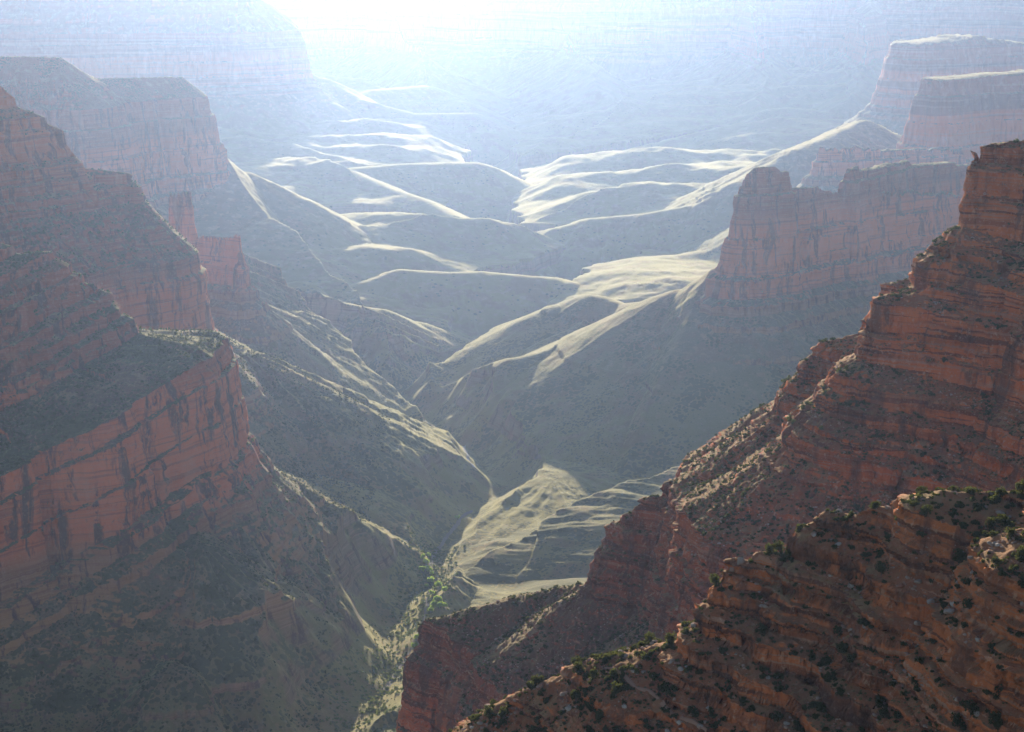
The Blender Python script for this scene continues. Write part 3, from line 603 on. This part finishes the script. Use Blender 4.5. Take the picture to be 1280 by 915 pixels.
# ---- trail, creek bed
def ribbon(name, pts, wd, mat, lift=.35, n=None, ymin=300, ymax=18000, wv=.2):
    p = [at(a, b, ymin, ymax) for a, b in pts]; out = []
    for a, b in zip(p[:-1], p[1:]):
        m_ = max(2, int((b - a).length / (wd * .8)))
        out += [a.lerp(b, i / m_) for i in range(m_)]
    out.append(p[-1]); P_ = np.array([v[:] for v in out]); k = 5
    P_ = np.stack([np.convolve(np.pad(P_[:, j], k // 2, mode='edge'), np.ones(k) / k, 'valid') for j in range(3)], -1)
    d = np.gradient(P_[:, :2], axis=0); d /= np.maximum(np.linalg.norm(d, axis=1, keepdims=True), 1e-6); nrm = np.stack([-d[:, 1], d[:, 0]], -1)
    L = []
    for s_ in (-1, -.5, 0, .5, 1):
        ww = wd * .5 * (1 + wv * gn(np.arange(len(P_)).astype(F32) / 5, np.full(len(P_), s_ * 9.1, F32), 77))[:, None]
        xy = P_[:, :2] + nrm * ww * s_; z_, _ = height(xy[:, 0].copy(), xy[:, 1].copy()); L.append(np.column_stack([xy, z_ + lift * (1 - .8 * abs(s_))]))
    V = np.stack(L, 1).reshape(-1, 3); m_ = len(P_); Fq = np.array([[i * 5 + j, (i + 1) * 5 + j, (i + 1) * 5 + j + 1, i * 5 + j + 1] for i in range(m_ - 1) for j in range(4)])
    o = mesh_obj(name, V, Fq, mat); o['kind'] = 'structure'; return o
def flat_mat(name, a, c, sc):
    m, nt, b = nodes_of(name); t = NT(nt); g = t.n('ShaderNodeNewGeometry'); t.link(t.mix(t.noise(g.outputs['Position'], sc, 5, .7), a, c), b.inputs['Base Color']); return m
ribbon('trail', [(742, 828), (770, 838), (797, 862), (818, 868), (836, 890), (862, 903), (885, 925)], 1.5, flat_mat('trail_dirt', (.34, .16, .10), (.44, .26, .19), .8), ymin=380, ymax=640)

# ---- cottonwoods along the creek
cw = []
for k_ in range(4):
    e_ = bpy.data.objects.new('cottonwood', None); scene.collection.objects.link(e_)
    cr = mesh_obj('crown', *leaf_blob(rng, 420, 9, .9, .17, 1.1), M_COTTON, False); cr.parent = e_; cr.location = (0, 0, .5)
    tk = trunk('trunk', 1.1, .09, mb); tk.parent = e_; cw.append(e_)
CW = [(572, 650, 5, 'lone bright cottonwood beside the dry creek upstream of all the others'), (536, 697, 5, 'uppermost bright green cottonwood of the grove in the creek'), (528, 700, 6, 0), (533, 706, 6, 0), (534, 713, 5, 0), (528, 716, 7, 'yellow green cottonwood on the left bank at the top of the grove'), (536, 717, 6, 'yellow green cottonwood on the right bank at the top of the grove'), (540, 720, 4, 0), (538, 730, 7, 'yellowest cottonwood standing alone in mid creek'), (548, 735, 6, 'small yellow cottonwood right of the creek bed'), (533, 735, 4, 0), (555, 743, 6, 0), (540, 745, 5, 0), (547, 756, 8, 'largest bright cottonwood of the grove above the red cliff edge'), (543, 761, 7, 0), (551, 762, 6, 0), (556, 760, 5, 0), (539, 766, 5, 0), (526, 797, 6, 'upper bright cottonwood beside the red cliff nose'), (521, 801, 5, 0), (518, 812, 5, 'lower bright cottonwood beside the red cliff nose')]
for n_, (px, py, sz, lab) in enumerate(CW):
    o = cw[n_] if n_ < 4 else take(cw[int(rng.integers(4))])
    if n_ >= 4:
        src = [c for c in cw if c.children and c.children[0].data][int(rng.integers(4))]
        for ch in src.children: take(ch, o)
    p = at(px, py, 1700, 3600); o.location = p; o.scale = (sz, sz, sz); o.rotation_euler = (0, 0, rng.uniform(0, 6))
    tag(o, lab or ('small bright green cottonwood in the grove along the creek' if py < 780 else 'small bright cottonwood at the foot of the red cliff nose'), 'tree', 'cottonwoods along the creek')
Q_ = scatter(60000, -520, 60, 1650, 2750, 31, nzmin=.6, clump=40, cl=(-.5, .5), margin=0)
cr_d = np.full(len(Q_), 1e9)
for a, b in zip(CREEKS[0][:8], CREEKS[0][1:9]):
    ex = b[:2] - a[:2]; t_ = np.clip(((Q_[:, :2] - a[:2]) @ ex) / (ex @ ex), 0, 1); cr_d = np.minimum(cr_d, np.linalg.norm(Q_[:, :2] - a[:2] - t_[:, None] * ex, axis=1))
Q1 = Q_[cr_d < 60 * rng.uniform(.05, 1, len(Q_)) ** 1.6][:1800]
tag(merged('creek_scrub', Q1, [leaf_blob(rng, 26, 4, .8, .35) for _ in range(6)], np.clip(rng.lognormal(.75, .4, len(Q1)), 1, 4), M_DUSTY, rng), 'green brush lining the creek on the canyon floor', 'brush', kind='stuff')
ribbon('creek_bed', [(478, 868), (500, 835), (520, 800), (533, 765), (540, 735), (536, 712), (545, 690), (556, 676), (572, 655), (590, 638)], 6, flat_mat('creek_gravel', (.19, .16, .12), (.34, .30, .26), .15), .7, ymin=1700, ymax=3300, wv=.8)
ribbon('upper_creek_bed', [(596, 588), (590, 580), (585, 572), (583, 565), (578, 558)], 9, flat_mat('pale_gravel', (.36, .34, .32), (.56, .53, .50), .12), .9, ymin=2900, ymax=3800, wv=.8)
print('things', round(time.time() - T0, 1))

# ------------------------------------------------------------------ haze
def haze():
    xm = 16000; y0, y1 = -400, 18200; z0, z1 = float(PV[:, 2].min()) - 1.5, max(float(PV[:, 2].max()) + 5, 5)
    V = np.array([(x, y, z) for x in (-xm, xm) for y in (y0, y1) for z in (z0, z1)], F32)
    Fq = np.array([(0, 1, 3, 2), (4, 6, 7, 5), (0, 4, 5, 1), (2, 3, 7, 6), (0, 2, 6, 4), (1, 5, 7, 3)])
    m = bpy.data.materials.new('haze'); m.use_nodes = True; nt = m.node_tree
    for n in list(nt.nodes): nt.nodes.remove(n)
    out = nt.nodes.new('ShaderNodeOutputMaterial'); v = nt.nodes.new('ShaderNodeVolumePrincipled')
    v.inputs['Color'].default_value = (.47, .645, 1.0, 1); v.inputs['Density'].default_value = HAZE_DENSITY; v.inputs['Anisotropy'].default_value = .69
    nt.links.new(v.outputs[0], out.inputs['Volume'])
    o = mesh_obj('haze', V, Fq, m, False); o['kind'] = 'stuff'; print('haze box', z0, z1)
haze()
print('done', round(time.time() - T0, 1))
